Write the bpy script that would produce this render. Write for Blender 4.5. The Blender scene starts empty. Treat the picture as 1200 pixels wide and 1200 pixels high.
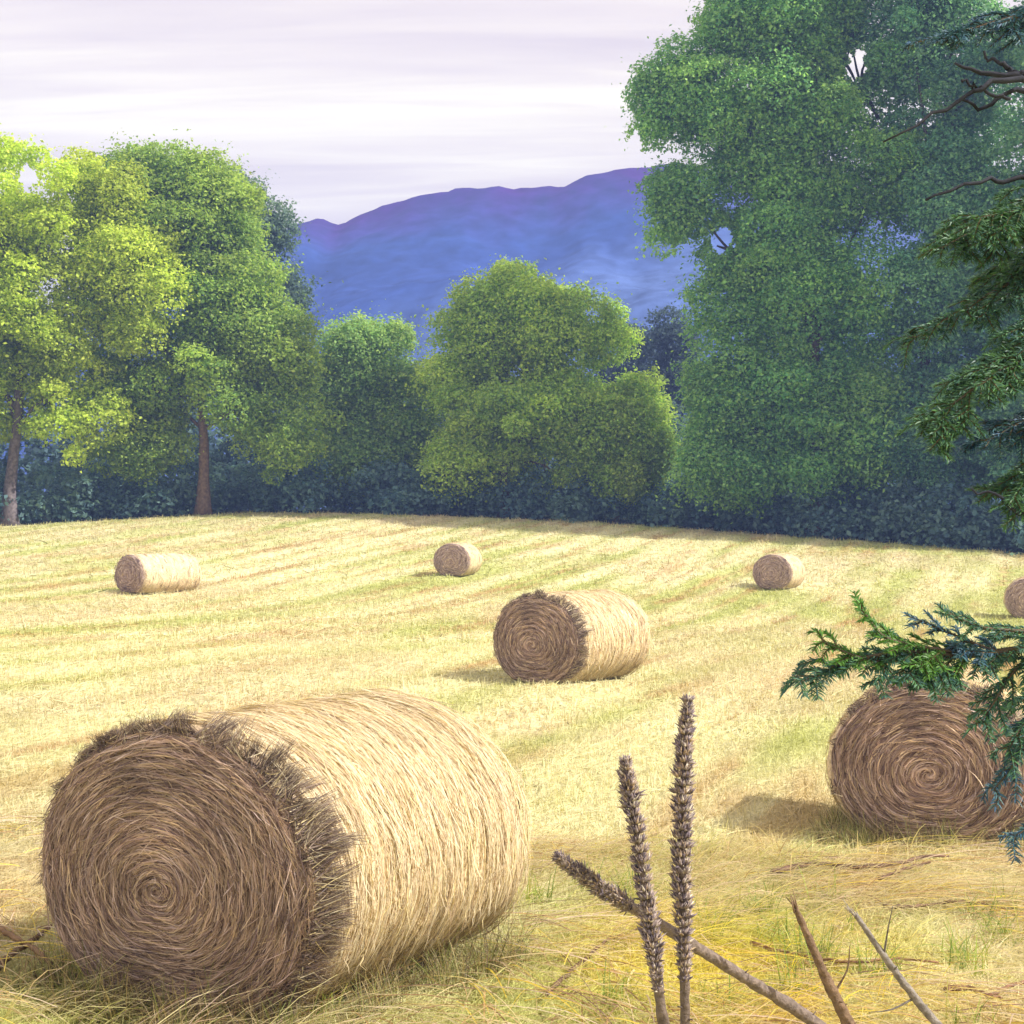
import bpy, math
import numpy as np
from mathutils import Vector

rng = np.random.default_rng(11)
scene = bpy.context.scene
COL = scene.collection
R = math.radians

# ------------------------------------------------------------------ helpers
HC, HOR, FOC = 2.45, 626.0, 1800.0       # eye height, horizon row and focal length (in photo pixels)

def P(px, py, D):
    """point at forward distance D seen at photo position px, py"""
    return np.array([(px - 600) / FOC * D, D, HC - (py - HOR) / FOC * D])

def link(name, me, mat=None, parent=None):
    o = bpy.data.objects.new(name, me)
    COL.objects.link(o)
    if mat is not None:
        me.materials.append(mat)
    if parent is not None:
        o.parent = parent
    return o

def mesh(V, F, col=None, smooth=False, name='mesh'):
    """V (n,3), F (m,3|4) int array -> mesh data with optional per-point colour 'tint'"""
    V = np.ascontiguousarray(V, dtype=np.float32).reshape(-1, 3)
    F = np.ascontiguousarray(F, dtype=np.int32)
    k = F.shape[1]
    me = bpy.data.meshes.new(name)
    me.vertices.add(len(V)); me.vertices.foreach_set('co', V.ravel())
    me.loops.add(F.size); me.loops.foreach_set('vertex_index', F.ravel())
    me.polygons.add(len(F))
    me.polygons.foreach_set('loop_start', np.arange(0, F.size, k, dtype=np.int32))
    if col is not None:
        a = me.attributes.new('tint', 'FLOAT_COLOR', 'POINT')
        c = np.ones((len(V), 4), dtype=np.float32); c[:, :3] = np.clip(col, 0, 1)
        a.data.foreach_set('color', c.ravel())
    if smooth:
        me.polygons.foreach_set('use_smooth', np.ones(len(F), dtype=bool))
    me.update(calc_edges=True)
    return me

class Bag:
    """collects vertex / quad / colour arrays that become ONE mesh"""
    def __init__(s): s.V, s.F, s.C, s.n = [], [], [], 0
    def add(s, V, F, C):
        V = np.asarray(V, float).reshape(-1, 3)
        C = np.asarray(C, float)
        if C.ndim == 1: C = np.broadcast_to(C, V.shape)
        s.V.append(V); s.F.append(np.asarray(F) + s.n); s.C.append(C); s.n += len(V)
    def mesh(s, smooth=False):
        return mesh(np.concatenate(s.V), np.concatenate(s.F), np.concatenate(s.C), smooth)

def unit(v):
    return v / np.maximum(np.linalg.norm(v, axis=-1, keepdims=True), 1e-9)

def ribbons(C, S, W, col):
    """C (n,k,3) centre lines, S (n,k,3)|(n,1,3) side vectors, W (n,k) half widths, col (n,3)"""
    n, k, _ = C.shape
    off = S * W[..., None]
    V = np.stack([C - off, C + off], 2)              # n,k,2,3
    i = np.arange(n)[:, None] * (2 * k) + np.arange(k - 1)[None] * 2
    F = np.stack([i, i + 1, i + 3, i + 2], -1).reshape(-1, 4)
    cc = np.repeat(col, 2 * k, axis=0)
    return V.reshape(-1, 3), F, cc

def tube(pts, rad, m=8, col=(.2, .15, .1), wob=0.0, cap=True):
    pts = np.asarray(pts, float); n = len(pts)
    rad = np.broadcast_to(np.asarray(rad, float), (n,))
    T = unit(np.gradient(pts, axis=0))
    ref = np.array([0.0, 0, 1]) if abs(T[:, 2]).mean() < .8 else np.array([1.0, 0, 0])
    A = unit(np.cross(T, ref)); B = np.cross(T, A)
    a = np.linspace(0, 2 * np.pi, m, endpoint=False)
    rr = rad[:, None] * (1 + wob * rng.normal(size=(n, m)))
    V = pts[:, None] + rr[..., None] * (np.cos(a)[None, :, None] * A[:, None] + np.sin(a)[None, :, None] * B[:, None])
    F = []
    for i in range(n - 1):
        j = np.arange(m); j2 = (j + 1) % m
        F.append(np.stack([i * m + j, i * m + j2, (i + 1) * m + j2, (i + 1) * m + j], 1))
    V = V.reshape(-1, 3); F = np.concatenate(F)
    if cap:                                          # close both ends with a point each
        V = np.concatenate([V, pts[:1], pts[-1:]])
        j = np.arange(0, m, 2)
        F = np.concatenate([F, np.stack([(j + 2) % m, (j + 1) % m, j, np.full(len(j), n * m)], 1),
                            np.stack([(n - 1) * m + j, (n - 1) * m + (j + 1) % m, (n - 1) * m + (j + 2) % m, np.full(len(j), n * m + 1)], 1)])
    return V, F, np.broadcast_to(np.asarray(col, float), V.shape)

def smooth_path(p, n):
    """Catmull-Rom through the rows of p"""
    p = np.asarray(p, float)
    q = np.concatenate([2 * p[:1] - p[1:2], p, 2 * p[-1:] - p[-2:-1]])
    t = np.linspace(0, len(p) - 1 - 1e-6, n); i = t.astype(int); f = (t - i)[:, None]
    a, b, c, d = q[i], q[i + 1], q[i + 2], q[i + 3]
    return .5 * ((2 * b) + (c - a) * f + (2 * a - 5 * b + 4 * c - d) * f ** 2 + (3 * b - a - 3 * c + d) * f ** 3)

def _h(ix, iy, iz):
    n = (ix * 374761393 + iy * 668265263 + iz * 1274126177) & 0xffffffff
    n = ((n ^ (n >> 13)) * 1103515245) & 0xffffffff
    return ((n ^ (n >> 16)) & 0xffff) / 65535.0

def noise(x, y, z=0.0):
    x, y, z = np.broadcast_arrays(np.asarray(x, float), np.asarray(y, float), np.asarray(z, float))
    ix, iy, iz = (np.floor(v).astype(np.int64) for v in (x, y, z))
    fx, fy, fz = x - ix, y - iy, z - iz
    fx, fy, fz = (f * f * (3 - 2 * f) for f in (fx, fy, fz))
    r = 0
    for a in (0, 1):
        for b in (0, 1):
            for c in (0, 1):
                r = r + (fx if a else 1 - fx) * (fy if b else 1 - fy) * (fz if c else 1 - fz) * _h(ix + a, iy + b, iz + c)
    return r

def fbm(x, y, z=0.0, o=4):
    r, a, s = 0, .5, 1
    for i in range(o):
        r = r + a * noise(x * s + 17 * i, y * s - 9 * i, np.asarray(z) * s + 5 * i); a *= .5; s *= 2.03
    return r / (1 - .5 ** o)

def tag(o, label=None, cat=None, group=None, kind=None):
    for k, v in (('label', label), ('category', cat), ('group', group), ('kind', kind)):
        if v: o[k] = v
    return o

def empty(name, loc, rz=0.0):
    o = bpy.data.objects.new(name, None); COL.objects.link(o)
    o.location = loc; o.rotation_euler.z = rz; o.empty_display_size = .3
    return o

# ------------------------------------------------------------------ materials
def new_mat(name):
    m = bpy.data.materials.new(name); m.use_nodes = True
    nt = m.node_tree; nt.nodes.clear()
    return m, nt, nt.nodes.new('ShaderNodeOutputMaterial')

def tint_mat(name, rough=.75, spec=.25, trans=0.0, transcol=1.15, nscale=0.0, namp=.35, bump=0.0):
    """material whose base colour is the object's own per-strand colour, varied by a procedural noise"""
    m, nt, out = new_mat(name)
    N, L = nt.nodes, nt.links
    at = N.new('ShaderNodeAttribute'); at.attribute_name = 'tint'
    colour = at.outputs['Color']
    b = N.new('ShaderNodeBsdfPrincipled')
    b.inputs['Roughness'].default_value = rough
    b.inputs['Specular IOR Level'].default_value = spec
    if nscale:
        tc = N.new('ShaderNodeTexCoord')
        nz = N.new('ShaderNodeTexNoise'); nz.inputs['Scale'].default_value = nscale; nz.inputs['Detail'].default_value = 5
        L.new(tc.outputs['Object'], nz.inputs['Vector'])
        mr = N.new('ShaderNodeMapRange')
        mr.inputs['From Min'].default_value = .3; mr.inputs['From Max'].default_value = .7
        mr.inputs['To Min'].default_value = 1 - namp; mr.inputs['To Max'].default_value = 1 + namp
        L.new(nz.outputs['Fac'], mr.inputs['Value'])
        mx = N.new('ShaderNodeVectorMath'); mx.operation = 'SCALE'
        L.new(colour, mx.inputs[0]); L.new(mr.outputs['Result'], mx.inputs['Scale'])
        colour = mx.outputs['Vector']
        if bump:
            bp = N.new('ShaderNodeBump'); bp.inputs['Strength'].default_value = bump; bp.inputs['Distance'].default_value = .05
            L.new(nz.outputs['Fac'], bp.inputs['Height']); L.new(bp.outputs['Normal'], b.inputs['Normal'])
    L.new(colour, b.inputs['Base Color'])
    if trans:
        t = N.new('ShaderNodeBsdfTranslucent')
        v = N.new('ShaderNodeVectorMath'); v.operation = 'MULTIPLY'; v.inputs[1].default_value = (transcol * 1.1, transcol * 1.1, transcol * .7)
        L.new(colour, v.inputs[0]); L.new(v.outputs['Vector'], t.inputs['Color'])
        ms = N.new('ShaderNodeMixShader'); ms.inputs['Fac'].default_value = trans
        L.new(b.outputs[0], ms.inputs[1]); L.new(t.outputs[0], ms.inputs[2]); L.new(ms.outputs[0], out.inputs['Surface'])
    else:
        L.new(b.outputs[0], out.inputs['Surface'])
    return m

M_leaf = tint_mat('leaf', .6, .2, .48)
M_needle = tint_mat('fir_needles', .5, .35, .2)
M_bark = tint_mat('bark', .9, .1, 0, nscale=6, namp=.45, bump=.6)
M_straw = tint_mat('straw', .6, .3, .22, 1.0)
M_hay = tint_mat('packed_hay', .85, .15, 0, nscale=38, namp=.4, bump=.5)
M_stalk = tint_mat('dry_stalk', .85, .15, 0, nscale=45, namp=.35, bump=.4)
M_grass = tint_mat('field_grass', .6, .25, .42, 1.0)

# ------------------------------------------------------------------ terrain
ctrl = np.array([(x, y, z) for x, y, z in [
    (-1.9, 7.6, .10), (0, 9.3, -.06), (2.4, 13.5, -.22), (.5, 26.2, -.08), (-13.1, 57, .2), (-2.4, 64, .72), (10.6, 62, .18), (18, 54, -.42),
    (-30.7, 92, 2.9), (-16.3, 98, 3.82), (5.4, 98, 3.2), (19.5, 88, 2.1), (26.7, 80, 1.4),
    (0, -12, .1), (-14, 0, .1), (14, 0, -.2), (-25, 30, .3), (22, 28, -.7), (-42, 62, 1.3), (36, 56, -.4), (-50, 100, 3.1), (50, 84, 1.2), (0, 125, 4.2), (-40, 130, 4.2), (40, 125, 3.4)]])

def _tps():
    p = ctrl[:, :2] / 50.0; n = len(p)
    d = np.linalg.norm(p[:, None] - p[None], axis=-1)
    K = np.where(d > 0, d ** 2 * np.log(d + 1e-12), 0) + np.eye(n) * 2e-3
    Q = np.c_[np.ones(n), p]
    A = np.block([[K, Q], [Q.T, np.zeros((3, 3))]])
    return p, np.linalg.solve(A, np.r_[ctrl[:, 2], 0, 0, 0])
_tp, _tw = _tps()

def ground0(x, y):
    x, y = np.broadcast_arrays(np.asarray(x, float), np.asarray(y, float))
    shp = x.shape; q = np.stack([x.ravel(), y.ravel()], 1)
    r = np.sqrt(np.sum((q - np.array([0, 50])) ** 2, 1)); f = np.minimum(1, 120 / np.maximum(r, 1))
    q2 = (np.array([0, 50]) + (q - np.array([0, 50])) * f[:, None]) / 50.0
    out = np.empty(len(q2))
    for s in range(0, len(q2), 40000):
        d = np.linalg.norm(q2[s:s + 40000, None] - _tp[None], axis=-1)
        U = np.where(d > 0, d ** 2 * np.log(d + 1e-12), 0)
        out[s:s + 40000] = U @ _tw[:-3] + _tw[-3] + q2[s:s + 40000] @ _tw[-2:]
    t = np.clip((r - 90) / 60, 0, 1); t = t * t * (3 - 2 * t)
    out = out * (1 - t) + 3.0 * t
    return out.reshape(shp)

HEAD = R(20)
def swath(x, y):
    """position across the mown swaths (metres)"""
    return x * math.cos(HEAD) - y * math.sin(HEAD) + 1.6 * np.sin(y * .035 + .6) + .0022 * (y - 20) ** 2 * .35
def along(x, y):
    return x * math.sin(HEAD) + y * math.cos(HEAD)

def edge_y(x):
    """far edge of the field"""
    return np.interp(x, [-200, -60, -31, -16, 5, 19.5, 27, 60, 200], [70, 86, 92, 98, 98, 88, 80, 62, 40])

def ground(x, y):
    s = swath(x, y)
    return ground0(x, y) + .035 * np.sin(s * 2 * np.pi / 2.3) + .05 * (fbm(x * .5, y * .5, 3.3, 2) - .5)

def field_colour(x, y):
    """colour of the hay and stubble at a place: bleached swaths, green regrowth, ochre lines"""
    s = swath(x, y); a = along(x, y)
    b = .5 + .5 * np.sin(s * 2 * np.pi / 2.3 + 5 * fbm(a * .045, s * .3, 1.0, 3))
    n1 = fbm(s * 1.1, a * .10, 7.0, 4); n2 = fbm(x * .22, y * .12, 2.0, 3); n3 = fbm(s * 2.6, a * .2, 4.0, 3); n4 = fbm(x * .09, y * .06, 31.0, 3)
    cream = np.array([.69, .64, .375]); green = np.array([.485, .50, .18]); ochre = np.array([.50, .33, .15]); pink = np.array([.57, .43, .29])
    far = np.clip((y - 20) / 60, 0, 1)
    g = np.clip((n1 - .44) * 3.0 + (b - .5) * .5 + (n4 - .45) * 2.2 + .30 - .12 * far, 0, 1)[..., None]
    c = cream * (1 - g) + green * g
    o = (np.clip((n3 - .56) * 6, 0, 1) * (.55 + .35 * b))[..., None]
    c = c * (1 - o) + ochre * o
    k = np.clip((n2 - .5) * 4, 0, .55)[..., None]
    c = c * (1 - k) + (cream * .5 + pink * .5) * k
    yl = np.clip(1.2 - np.hypot((x - 1.4) / 1.3, (y - 9.0) / 1.6), 0, 1) * np.clip(fbm(x * 1.6, y * 1.6, 50, 3) * 2.6 - .4, 0, 1)
    c = c * (1 - .8 * yl[..., None]) + np.array([.84, .68, .08]) * .8 * yl[..., None]
    return c

def field_mat():
    m, nt, out = new_mat('mown_field')
    N, L = nt.nodes, nt.links
    at = N.new('ShaderNodeAttribute'); at.attribute_name = 'tint'
    tc = N.new('ShaderNodeTexCoord')
    mp = N.new('ShaderNodeMapping'); mp.inputs['Rotation'].default_value = (0, 0, HEAD); mp.inputs['Scale'].default_value = (9, 1.3, 9)
    L.new(tc.outputs['Object'], mp.inputs['Vector'])
    nz = N.new('ShaderNodeTexNoise'); nz.inputs['Scale'].default_value = 1.6; nz.inputs['Detail'].default_value = 8; nz.inputs['Roughness'].default_value = .7
    L.new(mp.outputs['Vector'], nz.inputs['Vector'])
    mr = N.new('ShaderNodeMapRange'); mr.inputs['From Min'].default_value = .3; mr.inputs['From Max'].default_value = .7
    mr.inputs['To Min'].default_value = .6; mr.inputs['To Max'].default_value = 1.3
    L.new(nz.outputs['Fac'], mr.inputs['Value'])
    v = N.new('ShaderNodeVectorMath'); v.operation = 'SCALE'
    L.new(at.outputs['Color'], v.inputs[0]); L.new(mr.outputs['Result'], v.inputs['Scale'])
    b = N.new('ShaderNodeBsdfPrincipled'); b.inputs['Roughness'].default_value = .9; b.inputs['Specular IOR Level'].default_value = .1
    bp = N.new('ShaderNodeBump'); bp.inputs['Strength'].default_value = .7; bp.inputs['Distance'].default_value = .06
    L.new(nz.outputs['Fac'], bp.inputs['Height']); L.new(bp.outputs['Normal'], b.inputs['Normal'])
    L.new(v.outputs['Vector'], b.inputs['Base Color']); L.new(b.outputs[0], out.inputs['Surface'])
    return m

def grid(xs, ys):
    X, Y = np.meshgrid(xs, ys)
    nx, ny = len(xs), len(ys)
    i = (np.arange(ny - 1)[:, None] * nx + np.arange(nx - 1)[None]).ravel()
    return X, Y, np.stack([i, i + 1, i + nx + 1, i + nx], 1)

ys = np.concatenate([np.linspace(-60, 4, 20), np.arange(4.2, 30, .16), np.arange(30, 112, .4), np.geomspace(113, 780, 30)])
half = np.concatenate([np.arange(0, 12, .16), np.arange(12, 60, .6), np.geomspace(61, 680, 24)])
xs = np.concatenate([-half[:0:-1], half])
X, Y, F = grid(xs, ys)
Z = ground(X, Y)
fc = field_colour(X, Y)
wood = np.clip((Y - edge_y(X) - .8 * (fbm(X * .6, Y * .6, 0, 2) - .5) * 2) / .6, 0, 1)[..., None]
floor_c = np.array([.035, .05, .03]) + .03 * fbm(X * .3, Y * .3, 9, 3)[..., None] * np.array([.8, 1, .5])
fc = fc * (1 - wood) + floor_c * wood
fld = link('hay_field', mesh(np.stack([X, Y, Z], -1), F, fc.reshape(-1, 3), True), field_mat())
tag(fld, kind='structure')

# ------------------------------------------------------------------ mountain
rx = np.array([-900, -100, 200, 320, 345, 375, 400, 430, 490, 540, 590, 625, 655, 690, 740, 790, 850, 930, 1050, 1200, 1500, 2200])
ry = np.array([540, 420, 330, 276, 253, 245, 256, 241, 221, 214, 208, 213, 210, 198, 187, 182, 196, 215, 240, 285, 380, 500])
DM = 450.0
mx = np.linspace(-335, 368, 330); my = np.linspace(213, 614, 190)
X, Y, F = grid(mx, my)
ridge = HC + (HOR - np.interp(600 + X / DM * FOC, rx, ry)) / FOC * DM
t = np.clip((Y - 229) / (DM - 229), 0, 1); front = t ** 1.25
back = np.clip((614 - Y) / (614 - DM), 0, 1) ** .7
env = np.where(Y < DM, front, back)
nz = fbm(X * .0147, Y * .0147, 1, 5) - .5
rg = 1 - np.abs(fbm(X * .0196 + 3, Y * .0073, 5, 4) - .5) * 3
Z = ridge * env + env * (1 - np.clip(env, 0, 1)) * 4 * (nz * 24 + rg * 7) + env * 3.4 * (fbm(X * .13, Y * .13, 2, 5) - .5)
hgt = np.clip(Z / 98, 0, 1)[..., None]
body = np.array([.026, .055, .22]); crest = np.array([.045, .006, .12]); slope_mist = np.array([.09, .145, .33])  # blue air painted into the body, pale mist into the low right slope
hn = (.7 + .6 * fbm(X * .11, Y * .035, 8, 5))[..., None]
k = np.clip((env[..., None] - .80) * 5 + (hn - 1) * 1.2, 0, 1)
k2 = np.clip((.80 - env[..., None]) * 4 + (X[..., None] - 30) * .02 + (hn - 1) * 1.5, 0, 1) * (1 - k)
mc = (body * (1 - k) + crest * k) * (1 - .7 * k2) + slope_mist * .7 * k2
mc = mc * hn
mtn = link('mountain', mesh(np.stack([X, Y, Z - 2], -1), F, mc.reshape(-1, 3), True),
           tint_mat('moor_painted_haze', .95, .05, 0, nscale=.2, namp=.3, bump=.0))
tag(mtn, kind='structure')

# ------------------------------------------------------------------ hay bales
def bale_section(t, a, b):
    x = a * np.cos(t); z = b + b * np.sin(t)
    lowz = .10
    z = np.where(z < lowz, lowz - (lowz - z) * .35, z)      # settled flat on the ground
    x = x * (1 + .05 * np.clip(1 - z / b, 0, 1))
    return x, z - .06

def hay_cols(n, kind, r):
    if kind == 'barrel':
        base = np.array([[.80, .70, .50], [.68, .56, .38], [.52, .38, .22], [.80, .66, .36], [.42, .30, .20]])
        p = [.36, .28, .16, .12, .08]
    else:
        base = np.array([[.46, .34, .28], [.34, .24, .20], [.56, .43, .30], [.19, .13, .13], [.54, .43, .40]])
        p = [.34, .26, .16, .14, .10]
    return base[r.choice(5, n, p=p)] * r.uniform(.75, 1.2, (n, 1))

def build_bale(a, b, L, lod, seed):
    """returns mesh data of each part: barrel, end faces, loose straw, fringe"""
    r = np.random.default_rng(seed)
    nt, nl = [(300, 150), (160, 60), (72, 24)][lod]
    # barrel ---------------------------------------------------------------
    t = np.linspace(0, 2 * np.pi, nt, endpoint=False); l = np.linspace(0, 1, nl)
    T, LL = np.meshgrid(t, l)
    sx = seed * 3.7
    wrap = fbm(LL * L * 16 + sx, np.cos(T) * .6 + 3, np.sin(T) * .6, 3) - .5
    lump = fbm(LL * L * 2.2 + sx, np.cos(T) * 2 + 9, np.sin(T) * 2, 3) - .5
    fine = fbm(LL * L * 45 + sx, np.cos(T) * 7, np.sin(T) * 7, 2) - .5
    e = np.minimum(LL, 1 - LL) * L; rim = np.exp(-(LL * L / .035) ** 2)[..., None]
    rs = 1 - .055 * np.exp(-(e / .05) ** 1.2) + .06 * wrap + .06 * lump + .028 * fine
    x, z = bale_section(T, a, b)
    V = np.stack([x * rs, LL * L, (z - b) * rs + b], -1)
    i = (np.arange(nl - 1)[:, None] * nt + np.arange(nt)[None]); j = (np.arange(nl - 1)[:, None] * nt + (np.arange(nt)[None] + 1) % nt)
    F = np.stack([i, j, j + nt, i + nt], -1).reshape(-1, 4)
    band = fbm(LL * L * 22 + sx, np.cos(T) * 1.2, np.sin(T) * 1.2, 4)[..., None]
    c = np.array([.44, .31, .18]) * (1 - band) + np.array([.82, .69, .46]) * band
    c *= (.8 + .5 * fbm(LL * L * 60 + sx, T * 4, 0, 2))[..., None]
    # browner towards the bottom of the barrel
    low_brown = np.clip(.55 - z / b + .5 * (lump + .0), 0, 1)[..., None]
    c = c * (1 - .55 * low_brown) + np.array([.16, .115, .085]) * .55 * low_brown
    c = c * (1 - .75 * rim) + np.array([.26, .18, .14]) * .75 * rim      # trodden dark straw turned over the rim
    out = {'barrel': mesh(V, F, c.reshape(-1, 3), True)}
    # end faces -------------------------------------------------------------
    nr, na = [(130, 320), (60, 150), (24, 64)][lod]
    rr = np.linspace(0.004, 1, nr); tt = np.linspace(0, 2 * np.pi, na, endpoint=False)
    TT, RR = np.meshgrid(tt, rr)
    x, z = bale_section(TT, a, b)
    pitch = .075 if lod == 0 else .11
    ph = RR / pitch - TT / (2 * np.pi) + 2.6 * (fbm(np.cos(TT) * 2.2 * RR + sx, np.sin(TT) * 2.2 * RR, 3, 4) - .5)
    sp = .5 + .5 * np.sin(2 * np.pi * ph)
    nf = fbm(np.cos(TT) * RR * 9 + sx, np.sin(TT) * RR * 9, RR * 26, 3)
    y = -.02 - .075 * (1 - RR ** 2.2) - .013 * (sp - .5) - .05 * (nf - .5)
    y = y + .05 * np.clip((RR - .93) / .07, 0, 1)
    shrink = .965
    px = x * RR * shrink; pz = (z - b * .84) * RR * shrink + b * .84
    V = np.stack([px, y, pz], -1)
    i = (np.arange(nr - 1)[:, None] * na + np.arange(na)[None]); j = (np.arange(nr - 1)[:, None] * na + (np.arange(na)[None] + 1) % na)
    F = np.stack([i, i + na, j + na, j], -1).reshape(-1, 4)
    m1 = np.clip(.32 * sp + 1.3 * nf - .32, 0, 1)[..., None]
    c = np.array([.17, .115, .11]) * (1 - m1) + np.array([.58, .44, .37]) * m1
    ctr = np.exp(-(RR / .45) ** 2)[..., None]
    c = c * (1 + .22 * ctr)
    out['face'] = mesh(V, F, c.reshape(-1, 3), True)
    V2 = V.copy(); V2[..., 1] = L - V2[..., 1]
    out['back'] = mesh(V2, F[:, ::-1], c.reshape(-1, 3), True)
    # strands ----------------------------------------------------------------
    nb, nfs, nfr = [(17000, 17000, 5200), (4200, 4200, 1600), (500, 350, 0)][lod]
    w0 = [.0022, .004, .010][lod]
    k = 5
    t0 = r.uniform(0, 2 * np.pi, nb); dt = r.uniform(.06, .42, nb) * r.choice([-1, 1], nb); l0 = r.uniform(.035, .99, nb)
    s = np.linspace(0, 1, k)
    Ts = t0[:, None] + dt[:, None] * s
    Ls = l0[:, None] * L + (r.normal(0, .02, (nb, 1)) + r.normal(0, .010, (nb, k))) * 1.0 * s
    fly = np.where(r.random(nb) < .10, r.uniform(.02, .075, nb), r.uniform(.0, .012, nb))
    x, z = bale_section(Ts, a, b)
    wv = 1 + (.014 + fly[:, None] * (s ** 2)) + .06 * (fbm(Ls * 16 + sx, np.cos(Ts) * .6 + 3, np.sin(Ts) * .6, 3) - .5) + .06 * (fbm(Ls * 2.2 + sx, np.cos(Ts) * 2 + 9, np.sin(Ts) * 2, 3) - .5)
    C = np.stack([x * wv, np.abs(Ls), (z - b) * wv + b], -1)
    S = np.zeros((nb, 1, 3)); S[:, 0, 1] = 1; S = unit(S + r.normal(0, .35, (nb, 1, 3)))
    W = w0 * r.uniform(.6, 1.5, (nb, 1)) * np.array([.7, 1, 1, .8, .3])
    cb = hay_cols(nb, 'barrel', r)
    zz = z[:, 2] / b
    low_brown = np.clip(.6 - zz, 0, .6)[:, None] * 1.1
    cb = cb * (1 - low_brown) + np.array([.2, .14, .1]) * low_brown
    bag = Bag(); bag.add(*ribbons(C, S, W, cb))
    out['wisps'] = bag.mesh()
    # straw ends spiralling on the face
    R0 = np.sqrt(r.uniform(.0004, .98, nfs)); t0 = r.uniform(0, 2 * np.pi, nfs)
    arc = r.uniform(.03, .26, nfs) / np.maximum(R0, .12) * r.choice([-1, 1], nfs)
    Ts = t0[:, None] + arc[:, None] * s
    Rs = R0[:, None] + pitch * (arc[:, None] * s) / (2 * np.pi) + (r.normal(0, .024, (nfs, 1)) + np.where(r.random((nfs, 1)) < .14, r.normal(0, .09, (nfs, 1)), 0)) * s
    Rs = np.clip(Rs, .004, .99)
    x, z = bale_section(Ts, a, b)
    lift = r.uniform(.0, .02, nfs)[:, None] + np.where(r.random(nfs) < .12, r.uniform(.01, .06, nfs), 0)[:, None] * s
    ph = Rs / pitch - Ts / (2 * np.pi) + 2.6 * (fbm(np.cos(Ts) * 2.2 * Rs + sx, np.sin(Ts) * 2.2 * Rs, 3, 4) - .5)
    y = -.03 - .075 * (1 - Rs ** 2.2) - .013 * (.5 * np.sin(2 * np.pi * ph)) - lift + .03 * np.clip((Rs - .93) / .07, 0, 1)
    C = np.stack([x * Rs * shrink, y, (z - b * .84) * Rs * shrink + b * .84], -1)
    rad = np.stack([np.cos(Ts), 0 * Ts, np.sin(Ts)], -1)
    S = unit(rad + np.array([0, .5, 0]) * r.normal(0, 1, (nfs, 1, 1)))
    cf = hay_cols(nfs, 'face', r) * (.6 + .8 * fbm(np.cos(Ts[:, 2:3]) * Rs[:, 2:3] * 3 + sx, np.sin(Ts[:, 2:3]) * Rs[:, 2:3] * 3, 11, 3)) * (.82 + .36 * (.5 + .5 * np.sin(2 * np.pi * ph[:, 2:3]))) * (1 + .25 * np.exp(-(Rs[:, 2:3] / .5) ** 2))
    bag = Bag(); bag.add(*ribbons(C, S, w0 * r.uniform(.6, 1.4, (nfs, 1)) * np.array([.6, 1, 1, .8, .3]), cf))
    out['face_wisps'] = bag.mesh()
    # shaggy fringe round the rim of the near end: short tufts combed back over the barrel
    if lod < 2:
        bag = Bag()
        nt_ = [150, 90][lod]
        for q in range(nt_):
            ta = r.uniform(-.9, 2.6) if r.random() < .8 else r.uniform(0, 2 * np.pi)
            up = np.clip(.35 + .75 * math.cos(ta - .75), .15, 1)
            m = max(4, int(nfr / nt_ * r.uniform(.5, 1.6)))
            ln = r.uniform(.03, .17) * up
            tb = ta + r.normal(0, .05, m)
            x, z = bale_section(tb, a, b)
            Rb = r.uniform(.84, .985, m)
            base = np.stack([x * Rb, r.uniform(-.05, .02, m), (z - b * .84) * Rb + b * .84], -1)
            tipt = ta + r.normal(.04, .06) + r.normal(0, .026, m)
            xt, zt = bale_section(tipt, a, b)
            e = 1 + (ln * r.uniform(.3, .75) + r.normal(0, .012, m)) / b
            yt = ln * r.uniform(.3, 1.5)
            tip = np.stack([xt * e, yt + r.normal(0, .022, m), (zt - b) * e + b], -1)
            mid = (base + tip) / 2 + np.array([0, -.010, 0]) + r.normal(0, .009, (m, 3))
            C = np.stack([base, mid, tip], 1)
            S = unit(np.cross(tip - base, np.array([0, 1.0, 0])[None]) + r.normal(0, .02, (m, 3)))[:, None]
            cc = np.where(r.random((m, 1)) < .2, hay_cols(m, 'barrel', r) * .8, hay_cols(m, 'face', r) * r.uniform(.3, .65))
            bag.add(*ribbons(C, S, w0 * 1.0 * r.uniform(.6, 1.4, (m, 1)) * np.array([1, .8, .2]), cc))
        out['fringe'] = bag.mesh()
    for k_, v in out.items():
        v.materials.append(M_straw if k_ in ('wisps', 'face_wisps', 'fringe') else M_hay)
    return out

BALES = [build_bale(.97, .76, 1.84, 0, 1), build_bale(.88, .76, 1.7, 1, 2), build_bale(.86, .76, 1.75, 2, 3)]
GB = 'round hay bales lying in the mown field'
def place_bale(x, y, ang, lod, label, sc=1.0, dz=0.0):
    B = BALES[lod]
    o = empty('hay_bale', (x, y, float(ground0(x, y + .5)) - .02 + dz), -ang); o.scale = sc if isinstance(sc, tuple) else (sc,) * 3
    tag(o, label, 'hay bale', GB)
    for nm, key, sub in (('barrel', 'barrel', ('loose_straw', 'wisps')), ('end_face', 'face', ('face_straw', 'face_wisps')), ('end_face', 'back', None), ('straw_fringe', 'fringe', None)):
        if key not in B: continue
        c = bpy.data.objects.new(nm, B[key]); COL.objects.link(c); c.parent = o
        if sub:
            d = bpy.data.objects.new(sub[0], B[sub[1]]); COL.objects.link(d); d.parent = c
    return o

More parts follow.
